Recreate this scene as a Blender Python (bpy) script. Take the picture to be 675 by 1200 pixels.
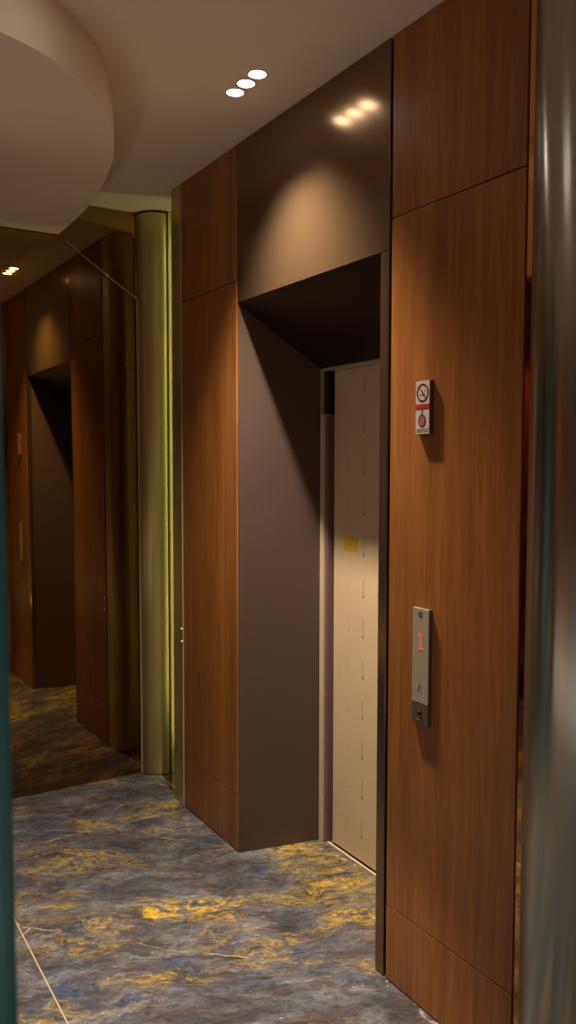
import bpy, bmesh, math, random
from mathutils import Vector, Matrix
random.seed(7)
for o in list(bpy.data.objects): bpy.data.objects.remove(o)
S = bpy.context.scene
COL = S.collection

# ------------------------------------------------------------------ camera
YAW, PITCH, ROLL, DIST, EYE = .5453, .0591, .0017, 1.5587, 1.6
fw = Vector((-math.cos(YAW)*math.cos(PITCH), math.sin(YAW)*math.cos(PITCH), -math.sin(PITCH)))
rt = Vector((math.sin(YAW), math.cos(YAW), 0)); up = rt.cross(fw)
c_, s_ = math.cos(ROLL), math.sin(ROLL)
rt, up = c_*rt + s_*up, -s_*rt + c_*up
cam = bpy.data.cameras.new('camera'); co = bpy.data.objects.new('camera', cam); COL.objects.link(co)
co.matrix_world = Matrix(((rt.x, up.x, -fw.x, 0), (rt.y, up.y, -fw.y, -DIST), (rt.z, up.z, -fw.z, EYE), (0, 0, 0, 1)))
cam.sensor_fit = 'VERTICAL'; cam.sensor_height = 24; cam.sensor_width = 13.5
cam.lens = 976.65/1200*24; cam.clip_start = .02
cam.dof.use_dof = True; cam.dof.focus_distance = 2.9; cam.dof.aperture_fstop = 2.8
S.camera = co

# ------------------------------------------------------------------ world, exposure
w = bpy.data.worlds.new('world'); S.world = w; w.use_nodes = True
w.node_tree.nodes['Background'].inputs[0].default_value = (.02, .018, .016, 1)
w.node_tree.nodes['Background'].inputs[1].default_value = 1
vs = S.view_settings
vs.view_transform = 'Standard'; vs.look = 'None'; vs.gamma = 1; vs.use_curve_mapping = False
vs.exposure = 0.3
S.cycles.use_denoising = True
S.cycles.max_bounces = 10; S.cycles.diffuse_bounces = 6; S.cycles.glossy_bounces = 6
S.cycles.sample_clamp_indirect = 4

WARM = (1.0, .80, .60)
SPOT_W = 125
H = 2.842
def fill_uplight(x, y, z, sx, sy, watts, col=(1, .79, .60)):     # unseen area lights added out of view to brighten the ceiling
    l = bpy.data.lights.new('fill_uplight', 'AREA'); l.shape = 'RECTANGLE'; l.size = sx; l.size_y = sy; l.energy = watts; l.color = col
    o = bpy.data.objects.new('fill_uplight', l); COL.objects.link(o); o.location = (x, y, z); o.rotation_euler = (math.pi, 0, 0)
fill_uplight(1.35, -1.2, .12, .2, 2.6, 10)
fill_uplight(-2.0, -2.62, .12, 3.2, .2, 10)

# ------------------------------------------------------------------ materials
class N:
    def __init__(s, name):
        s.m = bpy.data.materials.new(name); s.m.use_nodes = True
        s.t = s.m.node_tree; s.b = s.t.nodes['Principled BSDF']
    def n(s, typ, ins=None, **kw):
        x = s.t.nodes.new(typ)
        for k, v in kw.items(): setattr(x, k, v)
        for k, v in (ins or {}).items():
            if isinstance(v, bpy.types.NodeSocket): s.t.links.new(v, x.inputs[k])
            else: x.inputs[k].default_value = v
        return x
    def math(s, op, a, b=0., c=None, clamp=False):
        x = s.n('ShaderNodeMath', {0: a, 1: b}, operation=op, use_clamp=clamp)
        if c is not None:
            if isinstance(c, bpy.types.NodeSocket): s.t.links.new(c, x.inputs[2])
            else: x.inputs[2].default_value = c
        return x.outputs[0]
    def coords(s, scale=(1, 1, 1), rot=(0, 0, 0), loc=(0, 0, 0)):
        tc = s.n('ShaderNodeTexCoord')
        return s.n('ShaderNodeMapping', {0: tc.outputs['Object'], 'Scale': scale, 'Rotation': rot, 'Location': loc}).outputs[0]
    def noise(s, vec, scale, detail=4, rough=.55, dist=0.):
        return s.n('ShaderNodeTexNoise', {'Vector': vec, 'Scale': scale, 'Detail': detail, 'Roughness': rough, 'Distortion': dist}).outputs['Fac']
    def ramp(s, fac, stops, interp='LINEAR'):
        x = s.n('ShaderNodeValToRGB', {0: fac}); r = x.color_ramp; r.interpolation = interp
        while len(r.elements) < len(stops): r.elements.new(.5)
        for e, (p, c) in zip(r.elements, stops):
            e.position = p; e.color = (c, c, c, 1) if isinstance(c, (int, float)) else (*c, 1)
        return x.outputs[0]
    def mix(s, fac, a, b, blend='MIX'):
        x = s.n('ShaderNodeMix', data_type='RGBA', blend_type=blend)
        for i, v in ((0, fac), (6, a), (7, b)):
            if isinstance(v, bpy.types.NodeSocket): s.t.links.new(v, x.inputs[i])
            elif i == 0: x.inputs[0].default_value = v
            else: x.inputs[i].default_value = (*v, 1)
        return x.outputs[2]
    def set(s, **kw):
        for k, v in kw.items():
            k = k.replace('_', ' ')
            if isinstance(v, bpy.types.NodeSocket): s.t.links.new(v, s.b.inputs[k])
            elif isinstance(v, tuple) and len(v) == 3: s.b.inputs[k].default_value = (*v, 1)
            else: s.b.inputs[k].default_value = v
        return s
    def bump(s, h, strength=.2, dist=.002):
        x = s.n('ShaderNodeBump', {'Height': h, 'Strength': strength, 'Distance': dist})
        s.t.links.new(x.outputs[0], s.b.inputs['Normal'])

def plain(name, col, rough=.5, metal=0., var=.06, scale=14, spec=.5):
    m = N(name); f = m.noise(m.coords(), scale, 3)
    lo = tuple(c*(1-var) for c in col); hi = tuple(min(1, c*(1+var)) for c in col)
    m.set(Base_Color=m.ramp(f, [(.3, lo), (.7, hi)]), Roughness=rough, Metallic=metal)
    m.b.inputs['Specular IOR Level'].default_value = spec
    return m.m

def wood(name, dark, mid, light, rough=.36, off=0., strong=False):
    m = N(name)
    v = m.coords((1, 1, .05), loc=(off, 0, off))
    warp = m.noise(m.coords((2.2, 2.2, .35), loc=(off, off, 0)), 1.6, 2)
    v2 = m.n('ShaderNodeVectorMath', {0: v, 1: m.n('ShaderNodeCombineXYZ', {0: m.math('MULTIPLY', warp, .10 if not strong else .35)}).outputs[0]}, operation='ADD').outputs[0]
    broad = m.noise(v2, 9, 3, .5); fine = m.noise(v2, 70, 5, .62); pore = m.noise(v2, 220, 3, .6)
    f = m.math('ADD', m.math('MULTIPLY', broad, .55), m.math('MULTIPLY', fine, .45))
    if strong:
        rings = m.math('SINE', m.math('MULTIPLY', m.noise(v2, 5, 2), 90))
        f = m.math('ADD', f, m.math('MULTIPLY', rings, .14))
    c = m.ramp(f, [(.32, dark), (.5, mid), (.68, light)])
    c = m.mix(m.ramp(pore, [(.30, .35), (.42, 0)]), c, tuple(x*.6 for x in dark))
    m.set(Base_Color=c, Roughness=m.ramp(fine, [(.3, rough+.06), (.7, rough-.04)]))
    m.b.inputs['Specular IOR Level'].default_value = .35
    m.bump(pore, .08, .0006)
    return m.m

def metal(name, col, rough, aniso=0., streak=.05, axis='z', metallic=1., bump=.04, rvar=.12):
    m = N(name)
    sc = {'z': (1, 1, .012), 'x': (.012, 1, 1)}[axis]
    f = m.noise(m.coords(sc), 160, 3, .6); cl = m.noise(m.coords(), 2.5, 3)
    lo = tuple(c*(1-streak) for c in col); hi = tuple(min(1, c*(1+streak)) for c in col)
    m.set(Base_Color=m.ramp(f, [(.3, lo), (.7, hi)]), Metallic=metallic,
          Roughness=m.math('ADD', m.math('MULTIPLY', m.math('SUBTRACT', cl, .5), rvar), m.math('ADD', rough-.25*rvar, m.math('MULTIPLY', f, .5*rvar))))
    if aniso:
        m.b.inputs['Anisotropic'].default_value = aniso; m.b.inputs['Anisotropic Rotation'].default_value = .25
        m.t.links.new(m.n('ShaderNodeTangent', direction_type='RADIAL', axis='Z').outputs[0], m.b.inputs['Tangent'])
    if bump: m.bump(f, bump, .0003)
    return m.m

def marble(name):
    m = N(name)
    tc = m.n('ShaderNodeTexCoord').outputs['Object']
    # slow warp, then stretch along the run of the veins (about 70 degrees from the wall line)
    wv = m.n('ShaderNodeTexNoise', {'Vector': tc, 'Scale': 1.7, 'Detail': 5., 'Roughness': .6}).outputs['Color']
    wv = m.n('ShaderNodeVectorMath', {0: wv, 1: (.5, .5, .5)}, operation='SUBTRACT').outputs[0]
    def warped(amount, scale, rz, loc=(0, 0, 0)):
        a = m.n('ShaderNodeVectorMath', {0: wv, 'Scale': amount}, operation='SCALE').outputs[0]
        b = m.n('ShaderNodeVectorMath', {0: tc, 1: a}, operation='ADD').outputs[0]
        r = m.n('ShaderNodeVectorRotate', {0: b, 'Axis': (0, 0, 1), 'Angle': rz}).outputs[0]
        return m.n('ShaderNodeMapping', {0: r, 'Scale': scale, 'Location': loc}).outputs[0]
    A = -math.radians(66)
    cloud = m.noise(warped(.40, (1, 2.2, 1), A), 3.4, 9, .72, .6)
    cloud2 = m.noise(warped(.3, (1, 1.9, 1), A, (3, 7, 0)), 6.5, 9, .74, .5)
    streak = m.noise(warped(.25, (.8, 3.0, 1), A, (6, 3, 0)), 10, 8, .76, .6)
    grit = m.noise(warped(.1, (1, 2.2, 1), A), 30, 6, .78)
    base = m.ramp(cloud, [(.28, (.018, .026, .036)), (.43, (.060, .070, .084)), (.55, (.120, .135, .160)), (.72, (.25, .27, .30))])
    base = m.mix(m.ramp(cloud2, [(.47, 0), (.62, .85)]), base, (.085, .062, .052))
    base = m.mix(m.ramp(m.noise(warped(.5, (1, 3, 1), A, (9, 1, 0)), 3.8, 7, .70), [(.53, 0), (.65, .8)]), base, (.030, .062, .15))
    base = m.mix(m.ramp(streak, [(.34, .75), (.50, 0)]), base, (.026, .024, .026))
    base = m.mix(m.ramp(streak, [(.58, 0), (.75, .45)]), base, (.32, .33, .35))
    base = m.mix(m.ramp(grit, [(.34, .65), (.52, 0)]), base, (.026, .021, .019))
    # gold: ridged strands and soft clouds, in patches; densest in a long band running out of the lift recess
    ridge = m.math('ABSOLUTE', m.math('SUBTRACT', m.noise(warped(.50, (1, 2.4, 1), A, (5, 2, 0)), 5.2, 8, .74, .5), .5))
    gold = m.ramp(ridge, [(.0, 1), (.02, .6), (.055, 0)])
    patch = m.ramp(m.noise(warped(.4, (1, 2.0, 1), A, (1, 4, 0)), 2.6, 4, .6), [(.51, 0), (.64, 1)])
    sx = m.n('ShaderNodeSeparateXYZ', {0: warped(.22, (1, 1, 1), 0)})
    bd = m.math('ABSOLUTE', m.math('SUBTRACT', sx.outputs[0], m.math('MULTIPLY_ADD', sx.outputs[1], .33, -2.54)))
    band = m.ramp(bd, [(.02, 1), (.13, 0)])
    rc = m.ramp(sx.outputs[1], [(.03, 0), (.16, .7)])
    band = m.math('MAXIMUM', m.math('MULTIPLY', band, m.ramp(m.noise(warped(.3, (1, 1, 1), A, (8, 8, 0)), 3.0, 3), [(.40, .25), (.56, 1)])), rc)
    soft = m.ramp(m.noise(warped(.45, (1, 2.2, 1), A, (2, 8, 0)), 6.2, 9, .78, .5), [(.50, 0), (.62, 1)])
    gm = m.math('MULTIPLY', gold, m.math('ADD', m.math('MULTIPLY', patch, .95), m.math('MULTIPLY', band, .5), clamp=True))
    gm2 = m.math('MULTIPLY', soft, m.math('ADD', m.math('MULTIPLY', band, 1.0), m.math('MULTIPLY', patch, .30)), clamp=True)
    gm = m.math('MAXIMUM', gm, gm2)
    goldc = m.ramp(grit, [(.32, (.13, .075, .014)), (.48, (.42, .265, .022)), (.60, (.60, .44, .07)), (.72, (.75, .68, .40))])
    goldc = m.mix(m.ramp(band, [(.0, .62), (.5, 0)]), goldc, m.ramp(grit, [(.32, (.09, .055, .022)), (.5, (.26, .16, .045)), (.64, (.44, .29, .10)), (.74, (.62, .52, .34))]))
    base = m.mix(gm, base, goldc)
    # long thin pale veins and a few sparkling flecks
    def vein(rz, scale, sc, lo):
        vo = m.n('ShaderNodeTexVoronoi', {'Vector': warped(.16, sc, -math.radians(rz)), 'Scale': scale}, feature='DISTANCE_TO_EDGE').outputs['Distance']
        return m.math('MULTIPLY', m.ramp(vo, [(.0, 1), (.0032, 0)]), m.ramp(cloud2, [(lo, 0), (lo+.12, .8)]))
    base = m.mix(m.math('MAXIMUM', vein(52, 1.2, (.5, 1.3, 1), .47), vein(84, 1.7, (.5, 1.4, 1), .53)), base, (.60, .52, .36))
    fl = m.ramp(m.noise(warped(.1, (1, 2.6, 1), A, (4, 4, 0)), 48, 4, .7), [(.62, 0), (.70, .9)])
    base = m.mix(m.math('MULTIPLY', fl, m.math('MAXIMUM', m.ramp(cloud, [(.48, 0), (.62, .8)]), gm)), base, (.70, .66, .58))
    m.set(Base_Color=base, Roughness=m.ramp(grit, [(.3, .20), (.7, .14)]))
    m.b.inputs['Specular IOR Level'].default_value = .5
    return m.m

def emit(name, col, strength):
    m = N(name)
    f = m.noise(m.coords(), 30, 2)
    m.set(Base_Color=(.25, .2, .18), Emission_Color=m.ramp(f, [(.2, tuple(c*.97 for c in col)), (.8, col)]), Emission_Strength=strength)
    return m.m

M = dict(
    plaster=plain('ceiling_plaster', (.79, .68, .57), .9, var=.02, scale=5, spec=.2),
    backing=plain('dark_backing', (.02, .016, .013), .8),
    sidewall=plain('painted_wall', (.42, .34, .27), .8, var=.03),
    marble=marble('blue_gold_marble'),
    joint=metal('brass_joint', (.58, .45, .29), .4, metallic=.35),
    dulljoint=metal('dull_joint', (.26, .19, .10), .4, metallic=.35),
    wood=wood('walnut_veneer', (.19, .066, .017), (.31, .120, .030), (.43, .185, .052)),
    wood2=wood('walnut_veneer_b', (.19, .066, .017), (.31, .120, .030), (.43, .185, .052), off=3.7),
    redwood=wood('red_wood', (.04, .008, .004), (.26, .055, .018), (.42, .12, .035), strong=True),
    bronze=metal('dark_bronze', (.225, .146, .084), .18, .2, .012, 'z', .8, 0),
    soffit=metal('soffit_bronze', (.055, .032, .027), .34, .2, .04, 'x', .8, 0),  # soffit bronze, darker than the fascia's
    brass=metal('aged_brass', (.54, .48, .20), .36, 0, .012, 'z', .72, 0, .0),
    greymetal=metal('brushed_grey_brass', (.36, .39, .37), .22, .8, .01, 'z', .9, 0, .015),
    trimmirror=metal('polished_copper', (.62, .33, .12), .04, 0, .02, 'z'),
    mirror=metal('bronze_mirror', (.31, .215, .085), .012, 0, .0, 'z', 1., 0),
    steel=metal('satin_steel', (.56, .51, .37), .40, .2, .04, 'z', .35),
    darksteel=metal('dark_steel', (.17, .14, .12), .4, .2, .04, 'z', .5),
    film=plain('protective_film', (.66, .51, .34), .42, var=.03, scale=3, spec=.4),
    frame=plain('filmed_frame', (.62, .50, .38), .45, var=.03),
    mauve=plain('shaded_frame_film', (.20, .12, .11), .5),  # frame film again, with the return's shade put into its colour
    faint=plain('faint_ink', (.47, .38, .28), .6),
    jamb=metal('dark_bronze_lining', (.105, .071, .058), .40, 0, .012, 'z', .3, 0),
    ink=plain('blue_ink', (.16, .25, .30), .6),
    sticker=plain('yellow_sticker', (.62, .42, .01), .6),
    white=plain('white_plastic', (.62, .56, .52), .4),
    red=plain('red_plastic', (.60, .02, .015), .4),
    maroon=plain('maroon_print', (.16, .03, .03), .5),
    pink=plain('pink_print', (.45, .11, .13), .5),
    green=plain('green_print', (.06, .18, .10), .5),
    greyprint=plain('grey_print', (.25, .23, .21), .5),
    black=plain('black_plastic', (.012, .012, .012), .35),
    teal=plain('teal_paint', (.006, .17, .26), .4, var=.08),
    wire=plain('pale_wire', (.50, .42, .26), .4),
    led_red=emit('red_digit', (1, .13, .02), .38),
    lens=emit('lamp_lens', (1, .84, .66), 16.),
    strip=emit('strip_lamp', (1.0, .85, .28), 10),
)

# ------------------------------------------------------------------ mesh helpers
def box(bm, x0, x1, y0, y1, z0, z1, bev=0.):
    vs_ = [bm.verts.new((x, y, z)) for x in (x0, x1) for y in (y0, y1) for z in (z0, z1)]
    F = [(0, 1, 3, 2), (4, 6, 7, 5), (0, 4, 5, 1), (2, 3, 7, 6), (0, 2, 6, 4), (1, 5, 7, 3)]
    fs = [bm.faces.new([vs_[i] for i in f]) for f in F]
    if bev:
        es = list({e for f in fs for e in f.edges})
        bmesh.ops.bevel(bm, geom=es, offset=bev, segments=2, affect='EDGES', profile=.5)
    return bm
def B(*a, bev=0.):
    return box(bmesh.new(), *a, bev=bev)
def prism(bm, pts, z0, z1):           # closed outline in x,y raised from z0 to z1
    lo = [bm.verts.new((x, y, z0)) for x, y in pts]; hi = [bm.verts.new((x, y, z1)) for x, y in pts]
    n = len(pts)
    for i in range(n): bm.faces.new((lo[i], lo[(i+1) % n], hi[(i+1) % n], hi[i]))
    bm.faces.new(hi); bm.faces.new(lo[::-1])
    return bm
def hexa(bm, pts):                    # eight corners: 4 front (loop), 4 back (same order)
    v = [bm.verts.new(p) for p in pts]
    for f in ((0, 1, 2, 3), (7, 6, 5, 4), (0, 4, 5, 1), (1, 5, 6, 2), (2, 6, 7, 3), (3, 7, 4, 0)): bm.faces.new([v[i] for i in f])
    return bm
def lathe(bm, prof, c, seg=64, axis='z'):   # prof: (radius, along-axis) open or closed to the axis
    rings = []
    for r, h in prof:
        ring = []
        for k in range(seg if r > 1e-7 else 1):
            a = 2*math.pi*k/seg
            p = (r*math.cos(a), r*math.sin(a), h) if axis == 'z' else (r*math.cos(a), h, r*math.sin(a))
            ring.append(bm.verts.new((c[0]+p[0], c[1]+p[1], c[2]+p[2])))
        rings.append(ring)
    for a, b in zip(rings, rings[1:]):
        if len(a) == 1 and len(b) == 1: continue
        for k in range(seg):
            k2 = (k+1) % seg
            if len(a) == 1: bm.faces.new((a[0], b[k], b[k2]))
            elif len(b) == 1: bm.faces.new((a[k], a[k2], b[0]))
            else: bm.faces.new((a[k], a[k2], b[k2], b[k]))
    return bm
def tube(bm, pts, r, seg=8):
    pts = [Vector(p) for p in pts]; rings = []
    for i, p in enumerate(pts):
        t = (pts[min(i+1, len(pts)-1)] - pts[max(i-1, 0)]).normalized()
        a = t.cross(Vector((1, 0, 0)) if abs(t.x) < .9 else Vector((0, 0, 1))).normalized(); b = t.cross(a)
        rings.append([bm.verts.new(p + r*(math.cos(2*math.pi*k/seg)*a + math.sin(2*math.pi*k/seg)*b)) for k in range(seg)])
    for A_, B_ in zip(rings, rings[1:]):
        for k in range(seg): bm.faces.new((A_[k], A_[(k+1) % seg], B_[(k+1) % seg], B_[k]))
    bm.faces.new(rings[0]); bm.faces.new(rings[-1][::-1])
    return bm
def stroke(bm, pts, wd, y, th=.0006, closed=False):   # flat raised line on the x,z plane at depth y (front towards -y)
    n = len(pts)
    for i in range(n if closed else n-1):
        a = Vector(pts[i]); b = Vector(pts[(i+1) % n]); d = (b-a).normalized(); p = Vector((-d.y, d.x))*wd/2
        a = a - d*wd*.25; b = b + d*wd*.25
        q = [a-p, b-p, b+p, a+p]
        hexa(bm, [(v.x, y-th, v.y) for v in q] + [(v.x, y, v.y) for v in q])
    return bm
def disc(bm, cx, cz, rx, rz, y, th=.0008, seg=40):
    f = [bm.verts.new((cx+rx*math.cos(2*math.pi*k/seg), y-th, cz+rz*math.sin(2*math.pi*k/seg))) for k in range(seg)]
    g = [bm.verts.new((v.co.x, y, v.co.z)) for v in f]
    bm.faces.new(f)
    for k in range(seg): bm.faces.new((f[k], g[k], g[(k+1) % seg], f[(k+1) % seg]))
    return bm
def ell(cx, cz, rx, rz, n=40):
    return [(cx+rx*math.cos(2*math.pi*k/n), cz+rz*math.sin(2*math.pi*k/n)) for k in range(n)]

def wpos(o):
    p = Vector((0, 0, 0))
    while o: p += o.location; o = o.parent
    return p
def obj(name, bm, mat, parent=None, smooth=None, at=None, label=None):
    bmesh.ops.recalc_face_normals(bm, faces=bm.faces)
    me = bpy.data.meshes.new(name); o = bpy.data.objects.new(name, me)
    org = wpos(parent) if parent else Vector(at or (0, 0, 0))
    bmesh.ops.translate(bm, verts=bm.verts, vec=-org)
    bm.to_mesh(me); bm.free()
    if parent: o.parent = parent
    else: o.location = org
    me.materials.append(mat); COL.objects.link(o)
    if smooth is not None:
        for p in me.polygons: p.use_smooth = True
        me.set_sharp_from_angle(angle=math.radians(smooth))
    if label: o['label'] = label
    return o
def tag(o, label, cat, group=None):
    o['label'] = label; o['category'] = cat; o['kind'] = 'thing'
    if group: o['group'] = group
    return o
def thing(name, label, cat, loc, group=None):
    o = bpy.data.objects.new(name, None); COL.objects.link(o); o.location = loc; o.empty_display_size = .1
    return tag(o, label, cat, group)
def struct(name, bm, mat, **kw):
    o = obj(name, bm, mat, **kw); o['kind'] = 'structure'; return o

# ------------------------------------------------------------------ lamps
def spot(x, y, z, watts, size=92, blend=.9, rad=.026, col=WARM):
    l = bpy.data.lights.new('spot_beam', 'SPOT'); l.energy = watts; l.color = col
    l.spot_size = math.radians(size); l.spot_blend = blend; l.shadow_soft_size = rad
    o = bpy.data.objects.new('spot_beam', l); COL.objects.link(o); o.location = (x, y, z)
    return o

# ------------------------------------------------------------------ the setting
XL, XR = -2.958, -1.988            # lift portal, outer edges
XE = -3.495                        # wood ends, brass nose begins
XW = -1.462                        # right end of the wood
MX = -4.003                        # mirror plane at y=0,z=0
FY, BY = -2.8, 1.3                 # front wall, back of the side passage
RXW = 1.6

floor = struct('floor', B(-4.3, RXW+.1, FY-.1, BY, -.08, 0), M['marble'])
for i, y in enumerate((-1.865, -.907, .05)):
    struct('trim_%d' % (i+1), B(-3.99 if y < 0 else -3.9, RXW if y < 0 else -3.68, y-.0022, y+.0022, -.002, .0006), M['joint'])
struct('trim_4', B(-2.88, -2.11, .2265, .2305, -.002, .0006), M['dulljoint'])
ceil = struct('ceiling', B(-4.3, RXW+.1, FY-.1, BY, H, H+.1), M['plaster'])

# dropped round-cornered part of the ceiling: outline from the mirror round to the mirror again
half = [(-4.0, -.408), (-3.72, -.412), (-3.46, -.424), (-3.24, -.452), (-3.02, -.497), (-2.89, -.527), (-2.78, -.567), (-2.69, -.607), (-2.60, -.652), (-2.53, -.692),
        (-2.46, -.742), (-2.405, -.785), (-2.355, -.835), (-2.305, -.895), (-2.265, -.955), (-2.232, -1.025), (-2.208, -1.10), (-2.195, -1.19), (-2.19, -1.28)]
mid = -1.28
out = half + [(x, 2*mid-y) for x, y in half[-2::-1]]
def smooth_pts(p, n=4):
    r = []
    for i in range(len(p)-1):
        p0, p1, p2, p3 = [Vector(p[max(0, min(len(p)-1, i+k))]) for k in (-1, 0, 1, 2)]
        for k in range(n):
            t = k/n
            r.append(tuple(.5*((2*p1)+(-p0+p2)*t+(2*p0-5*p1+4*p2-p3)*t*t+(-p0+3*p1-3*p2+p3)*t**3)))
    return r+[tuple(p[-1])]
struct('ceiling_drum', prism(bmesh.new(), smooth_pts(out), H-.165, H), M['plaster'], smooth=30)

# wall shell: lift wall with the recess left open, side passage, the unseen walls of the lobby
bm = bmesh.new()
box(bm, -3.60, XL-.0, .0215, .16, 0, H); box(bm, XR, XW, .0215, .16, 0, H); box(bm, XL, XR, .03, .16, 2.30, H)
box(bm, -3.60, -3.0, .16, BY-.1, 0, H)
struct('wall_back', bm, M['backing'])
struct('wall_left', B(-4.16, -4.03, FY, -.02, 0, H), M['backing'])
struct('wall_passage', B(-4.3, -3.60, BY-.1, BY, 0, H), M['sidewall'])
bm = bmesh.new(); box(bm, -4.16, -1.9, FY-.1, FY, 0, 2.42); box(bm, -1.05, RXW, FY-.1, FY, 0, 2.42)
struct('wall_front', bm, M['redwood'])
struct('trim_5', B(-4.16, RXW, FY-.1, FY+.0, 2.42, H), M['sidewall'])
struct('added_door', B(-1.9, -1.05, FY-.08, FY-.01, .005, 2.42), M['teal'])  # unseen teal door added for the grey pillar to reflect
struct('added_pier', lathe(bmesh.new(), [(0, 0), (.17, 0), (.17, H-.17), (0, H-.17)], (-3.12, -1.21, 0), 64), M['teal'], smooth=40)  # unseen pier added to give the grey pillar a teal reflection
struct('wall_right', B(RXW, RXW+.1, FY, BY, 0, H), M['sidewall'])
struct('wall_corridor', B(-1.1, RXW, .35, .45, 0, H), M['wood2'])

# ------------------------------------------------------------------ wood panels (each board a thing)
G1, G2 = 2.318, .239
def board(x0, x1, z0, z1, mat, label, grp):
    o = obj('walnut_board', B(x0, x1, 0, .021, z0, z1, bev=.0012), mat, at=((x0+x1)/2, .01, z0))
    return tag(o, label, 'wall panel', grp)
g = 'walnut panels beside the lift'
for x0, x1, side, mt in ((XE, XL-.007, 'between brass nosing and dark lift recess', M['wood']), (XR+.008, XW, 'right of the lift, beside the grey pillar', M['wood2'])):
    board(x0, x1, .004, G2-.0015, mt, 'low walnut board at floor level, ' + side, g)
    board(x0, x1, G2+.0015, G1-.002, mt, ('tall walnut panel ' + side) if x0 < -3 else 'tall walnut panel carrying the call panel and no smoking plaque', g)
    board(x0, x1, G1+.002, H-.002, mt, 'short walnut panel under the ceiling, ' + side, g)

# ------------------------------------------------------------------ lift portal
DX0, DX1, DY, DZ = -2.885, -2.105, .345, 1.985      # inner end of the splayed lining
PZ = 2.23
t = thing('elevator_portal', 'dark bronze lift surround with glossy fascia and deep splayed recess', 'elevator surround', ((XL+XR)/2, .1, 0))
obj('fascia', B(XL+.002, XR-.004, -.001, .02, PZ, H-.002, bev=.0015), M['bronze'], t)
bm = bmesh.new(); box(bm, -2.033, XR-.004, -.001, .02, 0, PZ-.001, bev=.0015)
obj('edge_strip', bm, M['bronze'], t)
def plate(p, q):          # p: four front-face corners, q: offset for the thickness
    return hexa(bmesh.new(), [tuple(v) for v in p] + [tuple(Vector(v)+Vector(q)) for v in p])
obj('jamb', plate([(XL+.004, .001, 0), (DX0, DY, 0), (DX0, DY, DZ), (XL+.004, .001, PZ-.002)], (-.012, .004, 0)), M['jamb'], t)
obj('jamb', plate([(-2.034, .021, 0), (DX1, DY, 0), (DX1, DY, DZ), (-2.034, .021, PZ-.004)], (.012, .004, 0)), M['jamb'], t)
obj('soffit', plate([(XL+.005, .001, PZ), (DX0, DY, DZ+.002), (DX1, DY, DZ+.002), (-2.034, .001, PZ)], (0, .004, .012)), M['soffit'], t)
t2 = t
# landing door frame, two leaves, sill
t = thing('elevator_entrance', 'closed lift door under cream protective film with printed arrows', 'elevator door', (-2.495, .38, 0))
fr = obj('door_frame', B(DX0+.002, DX0+.024, DY, DY+.012, .001, 1.80, bev=.001), M['frame'], t, label='cream filmed side post of door frame')
obj('bare_post', B(DX0+.001, DX0+.008, DY+.001, DY+.03, 1.80, DZ-.012), M['steel'], fr)
obj('shadow_gap', B(DX0+.008, DX0+.04, DY+.016, DY+.03, 1.801, DZ-.012), M['black'], fr)  # black strip painted in for the shade beside the bare post
obj('head', B(DX0+.001, DX1-.002, DY, DY+.03, DZ-.011, DZ, bev=.001), M['steel'], t)
obj('post', B(DX1-.036, DX1-.002, DY, DY+.03, .001, DZ-.012, bev=.001), M['frame'], t)
SEAM = -2.497
for x0, x1, lbl in ((DX0+.062, SEAM-.0015, 'door leaf with yellow sticker'), (SEAM+.0015, DX1-.04, None)):
    leaf = obj('door_leaf', B(x0, x1, .378, .40, .008, DZ-.006, bev=.001), M['steel'], t, label=lbl)
    obj('protective_film', B(x0+.001, x1-.001, .3755, .378, .012, DZ-.014), M['film'], leaf)
    bm = bmesh.new(); bf = bmesh.new()
    for cx, n, sz in ((x0+.205, 13, 1.), (x0+.105, 13, .45), (x0+.298, 9, .35)):
        for k in range(n):
            z = .10 + k*.1615 + (.02 if sz < 1 else 0)
            if z+.08 > DZ: continue
            if sz == 1.:
                stroke(bm, [(cx, z+.075), (cx, z)], .0024, .3755)
                stroke(bm, [(cx-.006, z+.012), (cx, z), (cx+.006, z+.012)], .0024, .3755)
            else:
                disc(bf, cx, z, .005*sz*1.6, .008*sz*1.6, .3755, seg=12)
                if sz > .4: stroke(bf, [(cx, z+.06), (cx, z)], .0008, .3755)
    obj('arrow_print', bm, M['ink'], leaf); obj('dot_print', bf, M['faint'], leaf)
    if lbl: obj('sticker', B(-2.748, -2.655, .3748, .3756, 1.246, 1.306), M['sticker'], leaf, label='small yellow sticker')
obj('frame_return', B(DX0+.020, DX0+.040, DY+.0125, .40, .004, 1.80), M['mauve'], t, label='return of door frame, its shade painted mauve')
obj('gap_shade', B(DX0+.040, DX0+.062, .390, .40, .004, DZ-.006), M['backing'], t)  # dark strip stands in for the shade between return and leaf
tag(obj('door_sill', B(DX0+.03, DX1-.03, .362, .372, .0, .004, bev=.0008), M['frame'], at=(-2.495, .367, 0)), 'thin pale metal sill strip on floor along foot of lift door', 'sill')

# ------------------------------------------------------------------ brass nosing at the wall end, brass pillar in the corner
def nose_pts(n=14):
    pts = [(XE-.002, .0005), (-3.592, .0005)]
    for k in range(1, n+1):
        a = math.pi/2*k/n; pts.append((-3.592-.078*math.sin(a), .0785-.078*math.cos(a)))
    return pts + [(-3.67, .12), (-3.60, .12), (-3.60, .021), (XE-.002, .021)]
t = thing('brass_nosing', 'tall rounded brass end cap on the wood wall beside the gap', 'wall trim', (-3.58, .05, 0))
obj('cap', prism(bmesh.new(), nose_pts(), .003, H-.002), M['brass'], t, smooth=25)
obj('bead', B(XE-.0045, XE-.0005, -.004, .01, .003, H-.003, bev=.0008), M['joint'], t)
for z in (.836, .777):
    h = obj('catch', lathe(bmesh.new(), [(0, -.010), (.004, -.010), (.0055, -.007), (.0055, 0), (0, 0)], (XE-.004, -.003, z), 20, 'y'), M['joint'], t, smooth=40)

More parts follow.
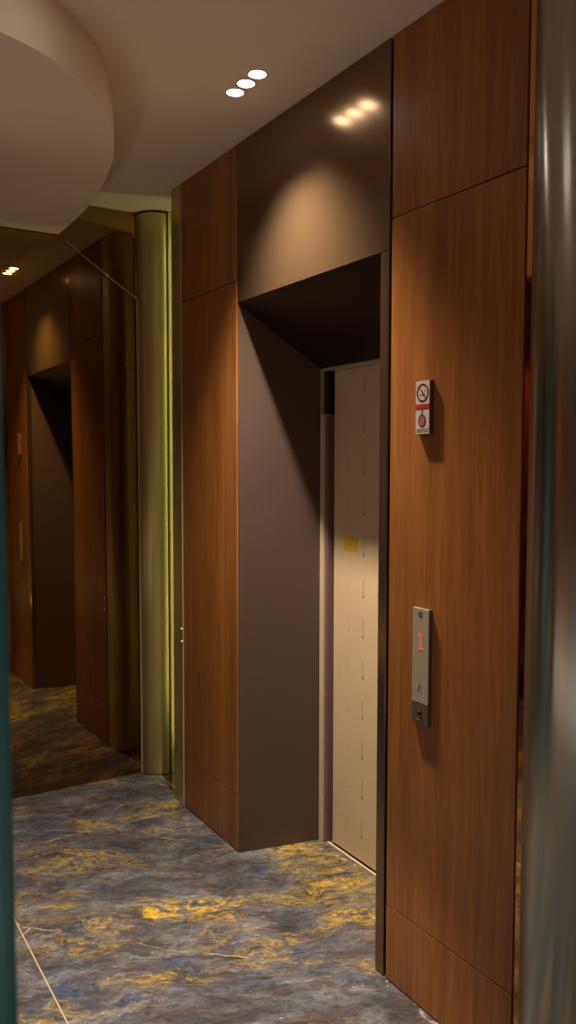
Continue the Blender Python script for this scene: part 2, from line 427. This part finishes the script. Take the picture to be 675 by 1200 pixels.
PX, PY, PR = -4.01, .092, .10
def pillar_profile(): return [(0, .004), (PR-.002, .004), (PR, .008), (PR, H-.012), (PR-.006, H-.011), (PR-.006, H-.002), (0, H-.002)]
t = thing('brass_pillar', 'full height round brass pillar in the corner beside the mirror', 'pillar', (PX, PY, 0))
obj('shaft', lathe(bmesh.new(), pillar_profile(), (PX, PY, 0), 96), M['brass'], t, smooth=30)
obj('top_ring', lathe(bmesh.new(), [(PR-.004, H-.012), (PR+.002, H-.012), (PR+.002, H-.001), (PR-.004, H-.001)], (PX, PY, 0), 96), M['black'], t, smooth=30)
st = obj('side_strip', B(-3.925, -3.905, .112, .20, .004, H-.003, bev=.001), M['brass'], t)
obj('seam', B(-3.922, -3.9085, .1035, .1115, .004, H-.003), M['black'], t)

# grey pillar close to the camera on the right
QX, QY, QR = -1.2366, .076, .20
t = thing('grey_pillar', 'large brushed grey metal pillar with pale vertical glint, cut by the frame edge', 'pillar', (QX, QY, 0))
obj('shaft', lathe(bmesh.new(), [(0, .004), (QR-.002, .004), (QR, .008), (QR, H-.008), (QR-.003, H-.002), (0, H-.002)], (QX, QY, 0), 128), M['greymetal'], t, smooth=30)
obj('base_ring', lathe(bmesh.new(), [(QR-.004, .001), (QR+.002, .001), (QR+.002, .012), (QR-.004, .012)], (QX, QY, 0), 96), M['black'], t, smooth=30)
tag(obj('polished_strip', B(XW+.003, XW+.028, .004, .021, .004, H-.003, bev=.001), M['trimmirror'], at=(XW+.03, .012, 0)), 'narrow polished copper strip between wood panel and grey pillar', 'wall trim')

# ------------------------------------------------------------------ bronze tinted mirror
MA, MT = .0158, .0057
def mxx(y, z, off=0.): return MX + off - MA*y - MT*z
t = thing('wall_mirror', 'full height bronze tinted mirror reflecting the lift wall', 'mirror', (MX, -1.4, 0))
y0, y1 = FY+.03, -.010
q = [(y0, .002), (y1, .002), (y1, H-.003), (y0, H-.003)]
obj('glass', hexa(bmesh.new(), [(mxx(y, z), y, z) for y, z in q] + [(mxx(y, z)-.006, y, z) for y, z in q]), M['mirror'], t)
q = [(y1-.004, .002), (y1+.001, .002), (y1+.001, 2.415), (y1-.004, 2.415)]
obj('edge_bead', hexa(bmesh.new(), [(mxx(y, z, .003), y, z) for y, z in q] + [(mxx(y, z, .0002), y, z) for y, z in q]), M['joint'], t)
# loose wire across the mirror's upper corner
pts = []
for k in range(15):
    u = k/14; y = -.369+u*.347; z = 2.652-u*.229-.006*math.sin(math.pi*u)
    pts.append((mxx(y, z, .011), y, z))
t = thing('loose_wire', 'thin pale wire slanting across the upper corner of the mirror', 'wire', pts[7])
obj('strand', tube(bmesh.new(), pts, .0015), M['wire'], t, smooth=60)
for k in (8, 14): obj('clip', lathe(bmesh.new(), [(0, -.006), (.006, -.006), (.0075, 0), (.006, .006), (0, .006)], pts[k], 16), M['joint'], t, smooth=40)

# ------------------------------------------------------------------ call panel
x0, x1, zb, zs, zt, yf = -1.8535, -1.784, .850, .911, 1.1855, -.012
cx = (x0+x1)/2
t = thing('call_panel', 'slim silver lift call panel with glowing red floor number on wood', 'call panel', (cx, 0, zb))
obj('housing', B(x0, x1, -.0085, 0, zb, zt, bev=.001), M['darksteel'], t)
obj('faceplate', B(x0, x1, yf, -.0086, zs+.0007, zt, bev=.0012), M['steel'], t)
lp = obj('lower_plate', B(x0, x1, yf, -.0086, zb, zs-.0007, bev=.0012), M['darksteel'], t, label='dark lower plate with key switch')
k = obj('key_switch', lathe(bmesh.new(), [(0, -.004), (.007, -.004), (.009, -.002), (.009, 0)], (cx, yf, .884), 32, 'y'), M['black'], lp, smooth=40)
obj('indicator', disc(bmesh.new(), cx+.002, .888, .0032, .0032, yf-.004), M['pink'], k)
obj('maker_plate', stroke(bmesh.new(), [(cx-.012, .862), (cx+.012, .862)], .003, yf), M['greyprint'], lp)
obj('emblem', stroke(bmesh.new(), ell(cx, 1.168, .007, .0062, 24), .0028, yf, closed=True), M['black'], t)
obj('floor_number', stroke(stroke(bmesh.new(), [(cx-.009, 1.103), (cx+.002, 1.116), (cx+.002, 1.070)], .006, yf), [(cx-.008, 1.069), (cx+.011, 1.069)], .005, yf), M['led_red'], t, label='glowing red figure 1')
obj('up_arrow', stroke(bmesh.new(), [(cx-.009, .944), (cx-.0005, .966), (cx+.008, .944)], .0042, yf), M['ink'], t, label='blue up arrow button mark')

# ------------------------------------------------------------------ plaque
x0, x1, z0, z1, yf = -1.847, -1.788, 1.679, 1.831, -.015
cx = (x0+x1)/2
t = thing('warning_plaque', 'small white no smoking plaque with red band on the wood panel', 'sign', (cx, 0, z0))
obj('backing_block', B(x0, x1, -.0125, 0, z0, z1, bev=.0008), M['maroon'], t)
up_ = obj('upper_plate', B(x0+.0006, x1-.0006, yf, -.0126, 1.7645, z1-.002, bev=.0006), M['white'], t, label='white plate with no smoking symbol')
c1 = (cx, 1.7965)
obj('prohibition_ring', stroke(stroke(bmesh.new(), ell(*c1, .0225, .0235), .0042, yf, closed=True), [(cx-.0155, 1.8135), (cx+.0155, 1.7795)], .004, yf, .0005), M['maroon'], up_)
bm = stroke(bmesh.new(), [(cx-.013, 1.791), (cx+.009, 1.791)], .0038, yf, .0004); stroke(bm, [(cx+.006, 1.797), (cx+.011, 1.803), (cx+.007, 1.808)], .0016, yf, .0004)
obj('cigarette_symbol', bm, M['greyprint'], up_)
obj('red_band', B(x0-.0005, x1+.0005, yf-.001, -.0126, 1.7525, 1.7635, bev=.0006), M['red'], t)
lo_ = obj('lower_plate', B(x0+.0006, x1-.0006, yf, -.0126, z0+.002, 1.7515, bev=.0006), M['white'], t, label='white plate with round pink and green emblem')
obj('emblem_disc', disc(bmesh.new(), cx-.001, 1.718, .0165, .0185, yf, .0005), M['maroon'], lo_)
obj('emblem_centre', disc(bmesh.new(), cx-.001, 1.717, .0115, .0135, yf-.0005, .0004), M['pink'], lo_)
obj('emblem_top', stroke(bmesh.new(), [(cx-.001, 1.738), (cx-.001, 1.7475)], .006, yf), M['green'], lo_)
bm = bmesh.new()
for r, z in enumerate((1.6945, 1.6885)):
    xx = x0+.006
    while xx < x1-.008:
        wd = .002+.0015*random.random(); stroke(bm, [(xx, z), (xx+wd, z)], .0032, yf, .0004); xx += wd+.0016
obj('caption', bm, M['greyprint'], lo_)

# ------------------------------------------------------------------ downlights
def downlight(x, y, label, grp, watts=SPOT_W, size=92, blend=.9):
    t = thing('downlight', label, 'downlight', (x, y, H), grp)
    obj('rim', lathe(bmesh.new(), [(.0295, -.0035), (.033, -.003), (.034, 0), (.0285, 0), (.0285, -.003), (.0295, -.0035)], (x, y, H), 40), M['white'], t, smooth=40)
    obj('lens', lathe(bmesh.new(), [(0, -.002), (.0283, -.002), (.0283, -.0005)], (x, y, H), 40), M['lens'], t, smooth=40)
    s = spot(x, y, H-.006, watts, size, blend); s.parent = t; s.location = (0, 0, -.006)
    return t
LY = -.221
for x, lbl in ((-2.552, 'glowing round downlight, lowest of the three in a row in the ceiling'), (-2.475, 'glowing round downlight in the middle of the row of three'), (-2.398, 'glowing round downlight, topmost of the three in a row in the ceiling')):
    downlight(x, LY, lbl, 'row of three ceiling downlights')
# a second row with narrow beams, just above the frame: its beam edge crosses the foot of the right wood panel
for x, lbl in ((-2.06, 'downlight over the lobby floor beside the dropped ceiling, far one'), (-1.98, 'downlight over the lobby floor beside the dropped ceiling, middle one'), (-1.90, 'downlight over the lobby floor beside the dropped ceiling, near one')):
    downlight(x, -.93, lbl, 'row of narrow beam downlights', 75, 44.5, .25)
# unseen spots added out of view to fill the lobby and light the front wall
for x, y, wt, sz in ((-.5, -2.3, 60, 70), (.9, -1.3, 70, 80), (-3.75, -2.4, 80, 80)):
    spot(x, y, H-.012, wt, sz, .4, .05)

# strip lamp in the side passage, behind the nosing
tag(obj('strip_lamp', B(-3.612, -3.602, .30, .318, .06, H-.015, bev=.001), M['strip'], at=(-3.607, .31, 0)), 'yellowish strip lamp in the gap behind the brass nosing', 'lamp')

# ------------------------------------------------------------------ teal door edge close to the camera on the left
t = thing('teal_post', 'dark teal post at the left edge, close and out of focus', 'post', (-.70, -1.45, 0))
ang = math.radians(12.45); d = .72
ex, ey = -d*math.cos(ang), -DIST + d*math.sin(ang)
def lean(bm):                      # the post stands very slightly out of plumb
    for v in bm.verts: v.co.y += (v.co.z-1.6)*-.0085
    return bm
obj('body', lean(B(ex-.05, ex, ey-.12, ey, .004, H-.003, bev=.004)), M['teal'], t)
obj('edge_bead', lean(B(ex-.001, ex+.004, ey-.03, ey-.008, .004, H-.003, bev=.0015)), M['teal'], t)
